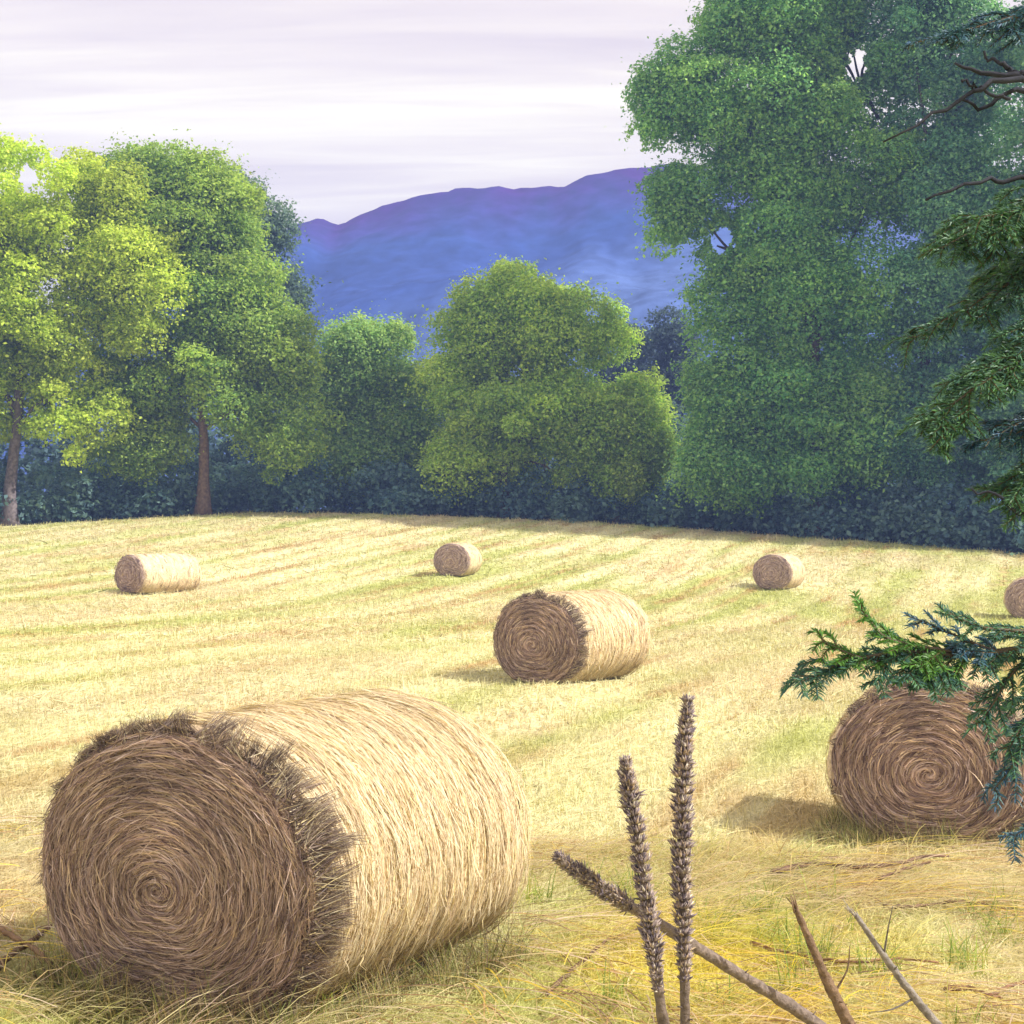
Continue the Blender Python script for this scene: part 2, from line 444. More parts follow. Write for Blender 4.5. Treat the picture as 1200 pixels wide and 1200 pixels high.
bale_xy = []
for x, y, ang, lod, label, sc in [
    (-1.69, 7.68, R(32), 0, 'largest round hay bale, brown spiral end facing us, with dry grass round its foot', 1.0),
    (.42, 26.0, R(36), 1, 'mid-sized pale round hay bale alone in the middle of the field', (1.06, 1.3, 1.06)),
    (3.62, 13.3, R(20), 1, 'brown round hay bale behind the overhanging fir bough', 1.0),
    (-14.2, 57.0, R(40), 2, 'longest of the distant hay bales, below the yellow-green tree and the domed tree', (1.08, 1.5, 1.02)),
    (-2.5, 63.5, R(16), 2, 'small distant hay bale highest up the field, in front of the middle trees', .96),
    (10.5, 62.0, R(28), 2, 'small distant hay bale standing below the foot of the tallest tree', 1.0),
    (17.72, 52.5, R(20), 2, 'hay bale cut by the picture edge, just above the fir bough', 1.0)]:
    place_bale(x, y, ang, lod, label, sc); bale_xy.append((x, y, ang, lod))

A = np.array
# ------------------------------------------------------------------ straw, stubble and grass (stuff)
def blades(n, x, y, ln, wd, lean, heading, cols, k=3, base=0.0, curl=.25):
    """n blades: length ln, half width wd, lean 0 upright .. 1 lying"""
    z = ground(x, y) + base
    d = np.stack([np.sin(heading), np.cos(heading)], 1)
    s = np.linspace(0, 1, k)[None]
    ang = lean[:, None] * (1 - curl + curl * 2 * s) * (np.pi / 2)
    ds = ln[:, None] / (k - 1)
    hx = np.concatenate([np.zeros((n, 1)), np.cumsum(np.sin(ang[:, 1:]) * ds, 1)], 1)
    hz = np.concatenate([np.zeros((n, 1)), np.cumsum(np.cos(ang[:, 1:]) * ds, 1)], 1)
    C = np.stack([x[:, None] + d[:, :1] * hx, y[:, None] + d[:, 1:] * hx, z[:, None] + np.maximum(hz, -.01)], -1)
    S = unit(np.stack([d[:, 1], -d[:, 0], rng.normal(0, .4, n)], 1))[:, None]
    W = wd[:, None] * np.linspace(1, .35, k)[None]
    return ribbons(C, S, W, cols)

def scatter(n, y0, y1, margin=1.25):
    """points in the camera's wedge (and a bit outside), even per square metre"""
    y = np.sqrt(rng.uniform(y0 ** 2, y1 ** 2, n)); x = rng.uniform(-1, 1, n) * (y * .3333 * margin + .8)
    return x, y

straw = Bag(); grassb = Bag()
U = rng.uniform
def mask_bales(x, y):
    ok = np.ones(len(x), bool)
    for bx, by, ang, lod in bale_xy:
        dx, dy = x - bx, y - by
        u = dx * math.cos(ang) - dy * math.sin(ang); v = dx * math.sin(ang) + dy * math.cos(ang)
        ok &= ~((np.abs(u) < .72) & (v > .02) & (v < 1.68))
    return ok
for y0, y1, n, lm, wm in [(6.5, 12, 56000, 1.0, 1.0), (12, 20, 60000, 1.15, 1.7), (20, 36, 60000, 1.4, 3.0), (36, 62, 56000, 1.8, 5.5), (62, 99, 42000, 2.2, 8.5)]:
    # lying straw, mostly along the swaths
    x, y = scatter(n, y0, y1)
    ok = mask_bales(x, y) & (y < edge_y(x)); x, y = x[ok], y[ok]; m = len(x)
    c = field_colour(x, y) * U(.7, 1.3, (m, 1)) * np.where(U(0, 1, (m, 1)) < .1, .6, 1.0)
    hd = HEAD + rng.normal(0, .55, m) + np.where(U(0, 1, m) < .5, np.pi, 0)
    straw.add(*blades(m, x, y, U(.10, .32, m) * lm, .0022 * wm * U(.7, 1.4, m), U(.78, 1.04, m), hd, c, 3, .012, .12))
    # standing stubble
    x, y = scatter(int(n * .7), y0, y1)
    ok = mask_bales(x, y) & (y < edge_y(x)); x, y = x[ok], y[ok]; m = len(x)
    c = field_colour(x, y) * U(.75, 1.3, (m, 1))
    straw.add(*blades(m, x, y, U(.04, .11, m) * lm, .0022 * wm * U(.7, 1.3, m), U(.0, .45, m), U(0, 6.3, m), c, 2))
# near ground: long tangled hay, yellow and green grass
n = 60000
x, y = scatter(n, 6.0, 13)
dens = fbm(x * .9, y * .9, 6, 3)
ok = mask_bales(x, y) & (U(0, 1, n) < np.clip((dens - .3) * 2.4, .15, 1)) & ((x > -.2) | (y < 7.7)); x, y = x[ok], y[ok]; m = len(x)
yel = np.clip(1.25 - np.hypot((x - 1.45) / 1.15, (y - 8.9) / 1.5), 0, 1) * U(.5, 1.4, m); yel = np.clip(yel, 0, 1)
gr = np.clip((fbm(x * 1.4, y * 1.4, 12, 3) - .46) * 5, 0, 1) * U(.2, 1, m)
c = np.array([.74, .64, .40]) * np.ones((m, 3))
c = c * (1 - yel[:, None] * .95) + np.array([.92, .74, .04]) * yel[:, None] * .95
c = c * (1 - gr[:, None] * .7) + np.array([.42, .48, .12]) * gr[:, None] * .7
c = np.where(U(0, 1, (m, 1)) < .08, np.array([.36, .22, .13]), c)
c = np.where(U(0, 1, (m, 1)) < .14, np.array([.72, .56, .44]), c) * U(.75, 1.25, (m, 1))
flow = 1.2 + 2.6 * fbm(x * .55, y * .55, 21, 2)
grassb.add(*blades(m, x, y, U(.15, .60, m), .0030 * U(.6, 1.6, m), U(.5, 1.0, m), flow + rng.normal(0, .38, m), c, 4, 0, .4))
# tufts of taller grass along the feet of the two near bales
for bx, by, ang, L in [(-1.66, 7.68, R(32), 1.84), (3.62, 13.3, R(20), 1.7)]:
    n = 5200
    per = U(0, 1, n)
    u = np.where(per < .45, U(-.95, .95, n), np.where(per < .8, U(.62, .98, n), U(-.98, -.7, n)))
    v = np.where(per < .45, U(-.38, .0, n), U(-.2, L + .1, n))
    cl = noise(u * 6 + by, v * 6, 3)
    keep = cl > .38; u, v, cl = u[keep], v[keep], cl[keep]; n = len(u)
    x = bx + u * math.cos(ang) + v * math.sin(ang); y = by - u * math.sin(ang) + v * math.cos(ang)
    c = np.where(U(0, 1, (n, 1)) < .55, np.array([.50, .40, .22]), np.array([.27, .30, .10])) * U(.5, 1.3, (n, 1))
    c = np.where(U(0, 1, (n, 1)) < .2, np.array([.14, .10, .07]), c)
    grassb.add(*blades(n, x, y, U(.08, .30, n) * (.5 + cl), .0024 * U(.7, 1.4, n), U(.1, .8, n), U(0, 6.3, n), c, 4, 0, .5))
# long loose straws lying about in front
n = 6500
x, y = scatter(n, 6.4, 13)
ok = mask_bales(x, y) & (fbm(x * .8, y * .8, 77, 2) > .42); x, y = x[ok], y[ok]; m = len(x)
pal = A([[.72, .60, .36], [.56, .37, .19], [.34, .21, .12], [.78, .62, .12], [.24, .15, .12], [.74, .60, .50]])
c = pal[rng.choice(6, m, p=[.28, .2, .14, .14, .08, .16])] * U(.75, 1.2, (m, 1))
fl = .9 + 3.2 * fbm(x * .5, y * .5, 61, 2)
grassb.add(*blades(m, x, y, U(.35, .95, m), .0046 * U(.6, 1.4, m), U(.86, 1.0, m), fl + rng.normal(0, .35, m), c, 7, .045, .16))
# leafy green tufts pushing through
for q in range(34):
    x0, y0 = scatter(1, 7.4, 11); m = int(U(25, 70))
    if x0[0] < -.1 and y0[0] > 7.9: x0 = np.abs(x0) * .8
    x = x0 + rng.normal(0, .07, m); y = y0 + rng.normal(0, .07, m)
    c = A([[.20, .30, .06], [.34, .42, .09], [.52, .50, .14]])[rng.choice(3, m)] * U(.7, 1.2, (m, 1))
    grassb.add(*blades(m, x, y, U(.10, .30, m), .0045 * U(.6, 1.3, m), U(.15, .85, m), U(0, 6.3, m), c, 5, 0, .55))
so = link('stubble', straw.mesh(), M_straw); tag(so, 'short straw stubble and mown hay lying in pale and greenish swaths', 'stubble', kind='stuff')
go = link('grass', grassb.mesh(), M_grass); tag(go, 'tangled yellow and green grass between the big bale and the fir bough', 'grass', kind='stuff')

# ------------------------------------------------------------------ trees
LEAF = np.array([[-.5, 0, 0], [0, -.5, .08], [.5, 0, -.05], [0, .5, .08]])
def leaf_cloud(cen, rad, n, size, cols, r, holes=(), shell=.55, flat=.62):
    """leaf sprays filling the clumps (cen (m,3), rad (m,3))"""
    vol = (rad[:, 0] * rad[:, 1] * rad[:, 2]) ** (2 / 3)
    idx = r.choice(len(cen), n, p=vol / vol.sum())
    d = r.normal(size=(n, 3)); d[:, 2] = np.where(r.random(n) < .4, np.abs(d[:, 2]), d[:, 2]); d = unit(d)
    rr = r.uniform(0, 1, n) ** (1 / 3) * (1 - shell) + shell * r.uniform(.7, 1.15, n)
    rr *= np.where(r.random(n) < .10, r.uniform(1.05, 1.5, n), 1)
    rr *= .62 + .75 * noise(d[:, 0] * 2.6 + idx, d[:, 1] * 2.6, d[:, 2] * 2.6 + idx * .7)      # ragged outline
    p = cen[idx] + d * rad[idx] * rr[:, None]
    if len(holes):
        px = 600 + p[:, 0] / p[:, 1] * FOC; py = HOR - (p[:, 2] - HC) / p[:, 1] * FOC
        keep = np.ones(n, bool)
        for hx, hy, ha, hb in holes:
            ww = -.35 + 3.2 * fbm(px * .16, py * .16, hx * .1, 3) + .5 * (r.random(n) - .5)
            keep &= ((px - hx) / ha) ** 2 + ((py - hy) / hb) ** 2 > ww
        p, d, idx = p[keep], d[keep], idx[keep]; n = len(p)
    nrm = unit(d * .5 + np.array([0, 0, flat]) + r.normal(0, .6, (n, 3)))
    a = unit(np.cross(nrm, r.normal(size=(n, 3)))); b = np.cross(nrm, a)
    s = size * r.uniform(.6, 1.35, n)
    V = p[:, None] + s[:, None, None] * (LEAF[None, :, :1] * a[:, None] + LEAF[None, :, 1:2] * .62 * b[:, None] + LEAF[None, :, 2:] * nrm[:, None])
    F = np.arange(4 * n).reshape(n, 4)
    tone = r.uniform(.8, 1.2, len(cen))[idx] * r.uniform(.7, 1.3, n)
    mixv = np.clip(r.normal(.5, .28, n) + (r.uniform(-.25, .25, len(cen)))[idx], 0, 1)[:, None]
    c = (cols[0] * (1 - mixv) + cols[1] * mixv) * tone[:, None]
    return V, F, np.repeat(c, 4, axis=0)

def make_tree(name, D, trunk_px, ells, label, cols, n_cl, n_leaf, group, trunk_r=.35, size=.34, holes=(), seed=0, fork=.35, crown_clump=(1.1, 2.3), bark=(.12, .095, .075), cat='tree', dep=.85, limbs=9, extra=()):
    n_leaf = int(n_leaf * 1.75); size = size * .70; n_cl = int(n_cl * .85)
    r = np.random.default_rng(100 + seed)
    bx = (trunk_px - 600) / FOC * D
    bz = float(ground0(bx, D)) - .15
    root = empty(name, (bx, D, bz)); tag(root, label, cat, group)
    O = np.array([bx, D, bz])
    E = np.array(ells, float)
    area = E[:, 2] * E[:, 3]
    cen, rad = [], []
    while len(cen) < n_cl:
        e = E[r.choice(len(E), p=area / area.sum())]
        C = P(e[0], e[1], D); rx_, rz_ = e[2] / FOC * D, e[3] / FOC * D
        ry_ = max(rx_ * dep, .5)
        q = unit(r.normal(size=3)) * r.uniform(.25, 1) ** .45
        s = r.uniform(*crown_clump) * r.choice([.55, 1.0, 1.12], p=[.3, .45, .25])
        s = min(s, .6 * min(rx_, rz_) + .25)
        w = np.array([s * r.uniform(.9, 1.35), s * r.uniform(.9, 1.35), s * r.uniform(.72, 1.05)])
        c = C + q * np.maximum(np.array([rx_, ry_, rz_]) - w * .8, .05)
        if c[2] - w[2] < bz + .3: c[2] = bz + .3 + w[2]
        cen.append(c); rad.append(w)
    cen, rad = np.array(cen), np.array(rad)
    V, F, C = leaf_cloud(cen, rad, n_leaf, size, cols, r, holes)
    link('crown', mesh(V - O, F, C), M_leaf, root)
    for e_ in extra:
        bag = Bag()
        for pl in e_:
            q = smooth_path([P(x_, y_, D) for x_, y_ in pl], 8); bag.add(*tube(q - O, np.linspace(.12, .05, 8), 6, A(bark) * .6))
        link('limb', bag.mesh(True), M_bark, root)
    # trunk leaning a little into the crown, limbs to the larger clumps
    top = np.array([np.average(cen[:, 0]), D, np.quantile(cen[:, 2], .8)])
    H = top[2] - bz
    ts = np.linspace(0, 1, 9)[:, None]
    path = O + (top - O) * ts * np.array([1, 1, 1]) * np.c_[ts ** 1.6, ts ** 1.6, np.ones(9)] / np.maximum(ts, 1e-6) * ts if False else \
        np.c_[O[0] + (top[0] - O[0]) * ts[:, 0] ** 1.7 + r.normal(0, .12, 9) * (ts[:, 0] > 0), np.full(9, D) + r.normal(0, .12, 9) * (ts[:, 0] > 0), bz + H * ts[:, 0]]
    rad_t = trunk_r * (1 - .86 * ts[:, 0] ** .9); rad_t[0] *= 1.45
    path_f, rad_f = smooth_path(path, 25), np.interp(np.linspace(0, 1, 25), ts[:, 0], rad_t)
    rad_f[0] *= 1.1
    V, F, C = tube(path_f - O, rad_f, 10, bark, .06)
    link('trunk', mesh(V, F, C, True), M_bark, root)
    order = r.permutation(len(cen))
    for q in order[:limbs]:
        f = r.uniform(fork, .8); s0 = path_f[int(f * 24)]
        e = cen[q]
        if e[2] < s0[2]: s0 = path_f[int(fork * 24 * .9)]
        mid = (s0 + e) / 2 + np.array([0, 0, .12 * np.linalg.norm(e - s0)]) + r.normal(0, .15, 3)
        pp = smooth_path([s0, mid, e], 9)
        r0 = max(.05, trunk_r * .42 * (1 - f * .5))
        bag = Bag(); bag.add(*tube(pp - O, np.linspace(r0, .03, 9), 6, bark))
        for _ in range(4):
            a0 = pp[r.integers(3, 8)]; nb = cen[np.argsort(np.linalg.norm(cen - e, axis=1))[r.integers(0, 5)]]
            b0 = a0 + (nb - a0) * r.uniform(.5, .95) + r.normal(0, .3, 3)
            bag.add(*tube(smooth_path([a0, (a0 + b0) / 2 + r.normal(0, .15, 3), b0], 6) - O, np.linspace(r0 * .45, .015, 6), 5, bark))
        link('limb', bag.mesh(True), M_bark, root)
    return root

A = np.array
G_T = 'broadleaved trees along the far edge of the field'
YG = (A([.42, .56, .08]), A([.60, .68, .12]))
MG = (A([.21, .36, .09]), A([.43, .55, .11]))
CG = (A([.29, .47, .10]), A([.55, .68, .14]))
DG = (A([.23, .41, .13]), A([.44, .58, .17]))
BG = (A([.15, .36, .15]), A([.36, .57, .17]))
TG = (A([.12, .31, .20]), A([.27, .47, .23]))
BL = (A([.05, .085, .11]), A([.10, .15, .17]))

make_tree('broadleaf_tree', 92.5, 12, [(128, 222, 52, 50), (60, 205, 70, 42), (60, 245, 115, 92), (-30, 300, 110, 130), (20, 370, 110, 100), (35, 470, 85, 75), (92, 185, 22, 34), (105, 500, 55, 72), (70, 430, 75, 70), (-60, 450, 80, 100), (150, 330, 70, 90), (15, 185, 40, 40)],
          'bright yellow-green tree with a bare grey trunk at the picture edge', YG, 150, 100000, G_T, .42, .33, holes=[(32, 205, 10, 12)], seed=1, crown_clump=(1.0, 2.0), bark=(.15, .125, .13))
make_tree('broadleaf_tree', 96.3, 238, [(140, 245, 65, 72), (235, 215, 50, 40), (205, 255, 115, 96), (275, 340, 92, 110), (190, 390, 130, 125), (300, 440, 85, 105), (185, 205, 65, 48), (150, 495, 90, 75), (325, 510, 70, 62), (155, 530, 60, 40), (255, 250, 70, 70), (340, 420, 42, 80)],
          'broad domed green tree with a brown forked trunk beside the yellow-green tree', MG, 210, 140000, G_T, .40, .33, seed=2, crown_clump=(1.1, 2.2), bark=(.16, .11, .07))
make_tree('broadleaf_tree', 122, 300, [(285, 270, 60, 64), (310, 360, 60, 110), (265, 238, 34, 36), (315, 470, 65, 110), (322, 282, 40, 36)],
          'hazy blue-green tree showing behind the shoulder of the broad domed tree', (A([.11, .19, .15]), A([.21, .30, .22])), 60, 30000, G_T, .35, .4, seed=3, limbs=5)
make_tree('broadleaf_tree', 104, 432, [(435, 425, 66, 66), (405, 480, 66, 76), (475, 480, 60, 80), (430, 545, 80, 54)],
          'low dark-green round-topped tree in the dip below the mountain', DG, 110, 65000, G_T, .3, .33, seed=4)
make_tree('broadleaf_tree', 100, 590, [(605, 370, 92, 66), (545, 440, 66, 95), (665, 400, 82, 76), (570, 365, 50, 45), (620, 500, 125, 80), (700, 480, 84, 74), (560, 540, 75, 56), (680, 545, 80, 52), (600, 328, 34, 22), (745, 500, 40, 55)],
          'sunny mid-green tree standing in front of the middle of the mountain', CG, 190, 130000, G_T, .36, .33, seed=5, bark=(.13, .10, .08))
make_tree('broadleaf_tree', 98.7, 722, [(738, 500, 46, 52), (720, 560, 50, 46), (760, 545, 36, 54)],
          'small bushy tree leaning out between the sunny tree and the tallest tree', CG, 55, 28000, G_T, .16, .31, seed=6, crown_clump=(.7, 1.3), limbs=5)
G_D = 'distant dark trees behind the gap'
for i, (px, top, D, lab) in enumerate([(748, 365, 150, 'dark blue distant tree in the gap beside the tallest tree'), (790, 352, 138, 'dark blue distant tree partly hidden by the tallest tree'), (715, 405, 160, 'dark blue distant tree peeping over the sunny tree')]):
    make_tree('distant_tree', D, px, [(px, top + 60, 32, 62), (px - 4, top + 130, 40, 80), (px + 6, top + 200, 42, 65)], lab, BL, 55, 24000, G_D, .35, .42, seed=20 + i, limbs=4)
make_tree('broadleaf_tree', 91, 958, [(880, 110, 125, 120), (800, 110, 58, 70), (763, 140, 34, 55), (800, 225, 50, 75), (930, 30, 120, 80), (1000, 160, 130, 130), (900, 270, 100, 120), (855, 400, 62, 115), (960, 380, 125, 125), (850, 510, 66, 95), (930, 510, 120, 92), (1010, 490, 100, 100), (890, -60, 110, 70), (778, 270, 24, 32), (900, 560, 100, 45)],
          'tallest tree, a huge blue-green one rising out of the picture', BG, 340, 260000, G_T, .5, .33, holes=[(1003, 78, 13, 17), (846, 283, 13, 14), (744, 168, 7, 12)], seed=7, crown_clump=(1.2, 2.3), limbs=16, extra=[[[(1030, 140), (1008, 95), (1000, 62)], [(1012, 110), (1010, 85), (1017, 68)], [(985, 66), (997, 84), (1006, 104)]], [[(880, 310), (852, 290), (826, 258)], [(858, 294), (840, 288)]], [[(938, 48), (922, 34)]]], bark=(.12, .09, .08))
make_tree('broadleaf_tree', 89, 1080, [(1110, 60, 110, 120), (1130, 220, 110, 120), (1110, 370, 100, 110), (1100, 500, 95, 95), (1180, 480, 90, 110), (1120, -60, 110, 80), (1110, 555, 90, 45)],
          'shady teal-green tree standing just behind the fir boughs', TG, 190, 150000, G_T, .42, .33, seed=8, crown_clump=(1.1, 2.2), holes=[(1003, 78, 13, 17)], limbs=8)
make_tree('broadleaf_tree', 83, 1290, [(1270, 120, 110, 150), (1290, 330, 110, 150), (1260, 510, 100, 100), (1290, -40, 110, 100), (1215, 530, 70, 60)],
          'dark teal tree crossing the picture edge behind the fir tree', TG, 130, 85000, G_T, .42, .35, seed=9, crown_clump=(1.2, 2.4), limbs=5)
make_tree('broadleaf_tree', 84, -150, [(-150, 260, 110, 120), (-140, 420, 120, 130)],
          'yellow-green tree just outside the picture', YG, 60, 30000, G_T, .4, .42, seed=10, limbs=4)

# shrubs and the wood behind the first trees
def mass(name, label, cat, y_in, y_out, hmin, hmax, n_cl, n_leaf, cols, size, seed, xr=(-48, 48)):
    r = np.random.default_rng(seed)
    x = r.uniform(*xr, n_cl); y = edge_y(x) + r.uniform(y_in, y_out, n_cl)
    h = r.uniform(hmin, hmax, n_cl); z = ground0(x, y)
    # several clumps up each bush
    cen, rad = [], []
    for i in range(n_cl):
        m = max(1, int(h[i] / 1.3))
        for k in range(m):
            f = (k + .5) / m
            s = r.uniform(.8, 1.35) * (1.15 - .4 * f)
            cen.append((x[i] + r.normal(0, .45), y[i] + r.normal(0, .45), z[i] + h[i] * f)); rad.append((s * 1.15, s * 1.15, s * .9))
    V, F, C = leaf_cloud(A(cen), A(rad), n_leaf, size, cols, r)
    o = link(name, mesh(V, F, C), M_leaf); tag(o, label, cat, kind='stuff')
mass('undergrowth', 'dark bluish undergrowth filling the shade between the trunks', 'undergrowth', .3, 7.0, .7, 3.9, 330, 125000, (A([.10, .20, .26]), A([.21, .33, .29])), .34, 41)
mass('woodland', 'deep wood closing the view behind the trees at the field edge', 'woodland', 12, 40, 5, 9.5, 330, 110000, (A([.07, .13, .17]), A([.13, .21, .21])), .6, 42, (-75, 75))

# ------------------------------------------------------------------ the near fir at the right
FD = 5.0
fb = P(1450, 626, FD); fz = float(ground0(fb[0], FD)) - .1
fir = empty('fir_tree', (fb[0], FD, fz)); tag(fir, 'near fir tree reaching in with green boughs and bare dead twigs', 'fir tree')
FO = A([fb[0], FD, fz])
tp = smooth_path([FO, FO + A([.03, 0, 1.5]), FO + A([-.03, .03, 3.2]), FO + A([.02, 0, 5.0]), FO + A([0, 0, 6.6])], 30)
link('trunk', mesh(*tube(tp - FO, np.linspace(.17, .03, 30), 12, (.13, .10, .085), .05), smooth=True), M_bark, fir)

def needles_on(paths, r, cols, ln=.030, step=.0042, w=.0024):
    """flat comb of needles along twigs"""
    bag = Bag()
    for pth in paths:
        L = np.linalg.norm(np.diff(pth, axis=0), axis=1).sum()
        n = max(6, int(L / step))
        q = smooth_path(pth, n); T = unit(np.gradient(q, axis=0))
        up = unit(np.array([[0, -.35, 1.0]]) + r.normal(0, .15, (1, 3)))
        side = unit(np.cross(T, up))
        for sg in (-1, 1, 0):
            m = n
            d = unit(T * r.uniform(.5, 1.0, (m, 1)) + side * sg * r.uniform(.6, 1.1, (m, 1)) + up * (r.normal(.10, .25, (m, 1)) if sg else r.uniform(.3, .9, (m, 1))))
            taper = np.clip(np.minimum(np.linspace(0, 1, m) * 6 + .4, (1 - np.linspace(0, 1, m)) * 5 + .45), 0, 1)
            l_ = (ln * r.uniform(.7, 1.2, m) * taper * (1 if sg else .7))[:, None]
            C = np.stack([q, q + d * l_ * .55, q + d * l_ - np.array([0, 0, .004])], 1)
            S = unit(np.cross(d, unit(r.normal(0, .5, (m, 3)) + up)))[:, None]
            mixv = np.clip(r.normal(.45, .3, (m, 1)), 0, 1)
            c = (cols[0] * (1 - mixv) + cols[1] * mixv) * r.uniform(.7, 1.25, (m, 1))
            bag.add(*ribbons(C, S, w * np.array([[.7, 1, .25]]) * np.ones((m, 1)), c))
    return bag

def spray(main, r, spacing=.055, tl=(.12, .30), sub=True, droop=.10, t_min=.0):
    """side twigs (and their side twigs) along a bough"""
    L = np.linalg.norm(np.diff(main, axis=0), axis=1).sum()
    n = int(L / spacing); q = smooth_path(main, max(n, 4)); T = unit(np.gradient(q, axis=0))
    tw = []
    for i in range(n):
        f = i / n
        if f < t_min: continue
        for sg in (-1, 1):
            ln = r.uniform(*tl) * (1.15 - .75 * f)
            upv = A([0, -.5, 1.0]); side = unit(np.cross(T[i], upv))
            d = unit(T[i] * r.uniform(.7, 1.1) + sg * side * r.uniform(.6, 1.0) + A([0, 0, 1]) * r.normal(.02, .22))
            e = q[i] + d * ln - A([0, 0, droop * ln * r.uniform(.2, 1.6)])
            mid = q[i] + d * ln * .5 + r.normal(0, .006, 3)
            p = smooth_path([q[i], mid, e], 6); tw.append(p)
            if sub and ln > .12:
                for k in (2, 3, 4):
                    for s2 in (-1, 1):
                        if r.random() < .75:
                            tt = unit(p[k] - p[k - 1]); sd = unit(np.cross(tt, upv))
                            l2 = ln * r.uniform(.28, .5)
                            e2 = p[k] + unit(tt + s2 * sd * .9 + r.normal(0, .12, 3)) * l2 - A([0, 0, droop * l2])
                            tw.append(smooth_path([p[k], (p[k] + e2) / 2, e2], 4))
    return tw

NC_green = (A([.05, .14, .035]), A([.13, .30, .04]))
NC_blue = (A([.04, .10, .19]), A([.07, .17, .16]))
NC_up = (A([.04, .11, .085]), A([.10, .22, .06]))
NC_mix = (A([.04, .11, .115]), A([.10, .23, .08]))
def bough(pts, cols, seed, r0=.02, spacing=.06, tl=(.10, .26), t_min=0.0, label=None, droop=.1, name='bough'):
    r = np.random.default_rng(seed)
    main = smooth_path([P(p[0], p[1], p[2] * FD / 7.2) for p in pts], 24)
    tw = spray(main, r, spacing, tl, True, droop, t_min)
    bag = Bag(); bag.add(*tube(main - FO, np.linspace(r0, .004, 24), 7, (.11, .085, .06)))
    for p in tw: bag.add(*tube(p - FO, np.linspace(.004, .0015, len(p)), 4, (.12, .09, .05), cap=False))
    o = link(name, bag.mesh(True), M_bark, fir)
    k0 = int(24 * t_min)
    nb = needles_on([p - FO for p in tw] + [main[max(k0, 4):] - FO], r, cols)
    link('needles', nb.mesh(), M_needle, o)
    if label: o['label'] = label
    return o
# low bough in front of the right-hand bale
LO = [(1450, 700, 7.2), (1320, 735, 7.1), (1200, 760, 7.0), (1120, 768, 6.95), (1050, 765, 6.9), (985, 780, 6.85), (945, 797, 6.8)]
bough(LO, NC_mix, 1, .018, .055, (.10, .23), .25, droop=.2)
bough([(1130, 765, 6.95), (1075, 757, 6.9), (1035, 745, 6.85), (1010, 714, 6.8)], NC_green, 2, .006, .05, (.08, .15), droop=.05)
bough([(1090, 765, 6.95), (1040, 775, 6.9), (1000, 768, 6.85), (965, 752, 6.85)], NC_green, 8, .006, .05, (.08, .15), droop=.2)
bough([(1230, 755, 7.05), (1190, 785, 7.0), (1165, 822, 6.95), (1150, 846, 6.9)], NC_mix, 3, .008, .06, (.08, .17), droop=.2)
bough([(1260, 760, 7.1), (1220, 830, 7.05), (1195, 885, 7.0), (1165, 925, 6.95)], NC_blue, 4, .007, .08, (.07, .14), .3, droop=.3)
bough([(1170, 765, 6.95), (1120, 745, 7.0), (1080, 728, 7.0)], NC_blue, 5, .005, .06, (.07, .14), droop=.1)
bough([(1260, 745, 7.0), (1200, 740, 6.95), (1150, 735, 6.9), (1115, 720, 6.9)], NC_mix, 7, .007, .06, (.08, .16), droop=.15)
bough([(1300, 790, 7.1), (1240, 820, 7.05), (1200, 850, 7.0), (1183, 876, 6.95)], NC_mix, 9, .007, .07, (.08, .16), .1, droop=.3)
bough([(1290, 870, 7.1), (1230, 950, 7.0), (1190, 980, 6.95)], NC_blue, 6, .007, .09, (.07, .14), .2, droop=.3)
# upper boughs along the picture edge
for i, pts in enumerate([
    [(1450, 150, 7.2), (1300, 190, 7.1), (1180, 250, 7.0), (1105, 290, 6.9)], [(1450, 250, 7.2), (1290, 290, 7.3), (1170, 340, 7.35), (1075, 395, 7.4)],
    [(1450, 330, 7.2), (1300, 370, 7.0), (1180, 430, 6.85), (1095, 490, 6.75)], [(1450, -30, 7.2), (1300, 0, 7.2), (1190, 20, 7.2), (1105, 45, 7.2)],
    [(1450, 200, 7.2), (1310, 235, 7.3), (1220, 285, 7.4), (1150, 335, 7.5)], [(1450, 290, 7.2), (1320, 335, 7.1), (1220, 390, 7.0), (1140, 445, 6.9)],
    [(1450, 180, 7.2), (1320, 215, 7.0), (1230, 240, 6.9), (1150, 255, 6.8)], [(1450, 370, 7.2), (1330, 415, 7.2), (1240, 470, 7.3), (1160, 515, 7.3)],
    [(1450, 430, 7.2), (1320, 480, 7.2), (1240, 540, 7.2), (1185, 575, 7.2)]]):
    bough(pts, (NC_up, NC_mix, NC_up, NC_blue)[i % 4], 30 + i, .016, .05, (.13, .29), .40, droop=.25)

def dead(paths, seed):
    r = np.random.default_rng(seed); bag = Bag()
    for pts, r0, r1 in paths:
        p = smooth_path([P(q[0], q[1], q[2] * FD / 7.2) for q in pts], 18); p[1:] += r.normal(0, .006, (17, 3))
        bag.add(*tube(p - FO, np.linspace(r0, r1, 18), 6, (.036, .038, .050)))
    link('dead_branch', bag.mesh(True), M_bark, fir)
dead([([(1450, 110, 7.2), (1300, 105, 7.1), (1200, 90, 7.0), (1160, 88, 7.0), (1118, 74, 6.95)], .022, .004), ([(1205, 90, 7.0), (1180, 78, 7.0), (1152, 62, 7.05)], .012, .004)], 1)
dead([([(1450, 120, 7.2), (1320, 112, 7.1), (1200, 95, 6.9), (1150, 104, 6.85), (1100, 132, 6.8), (1040, 168, 6.75)], .016, .003), ([(1128, 96, 6.8), (1150, 105, 6.85), (1185, 116, 6.9)], .004, .006)], 2)
dead([([(1450, 150, 7.2), (1310, 130, 7.2), (1200, 108, 7.1), (1155, 126, 7.05), (1128, 116, 7.0)], .014, .004)], 3)
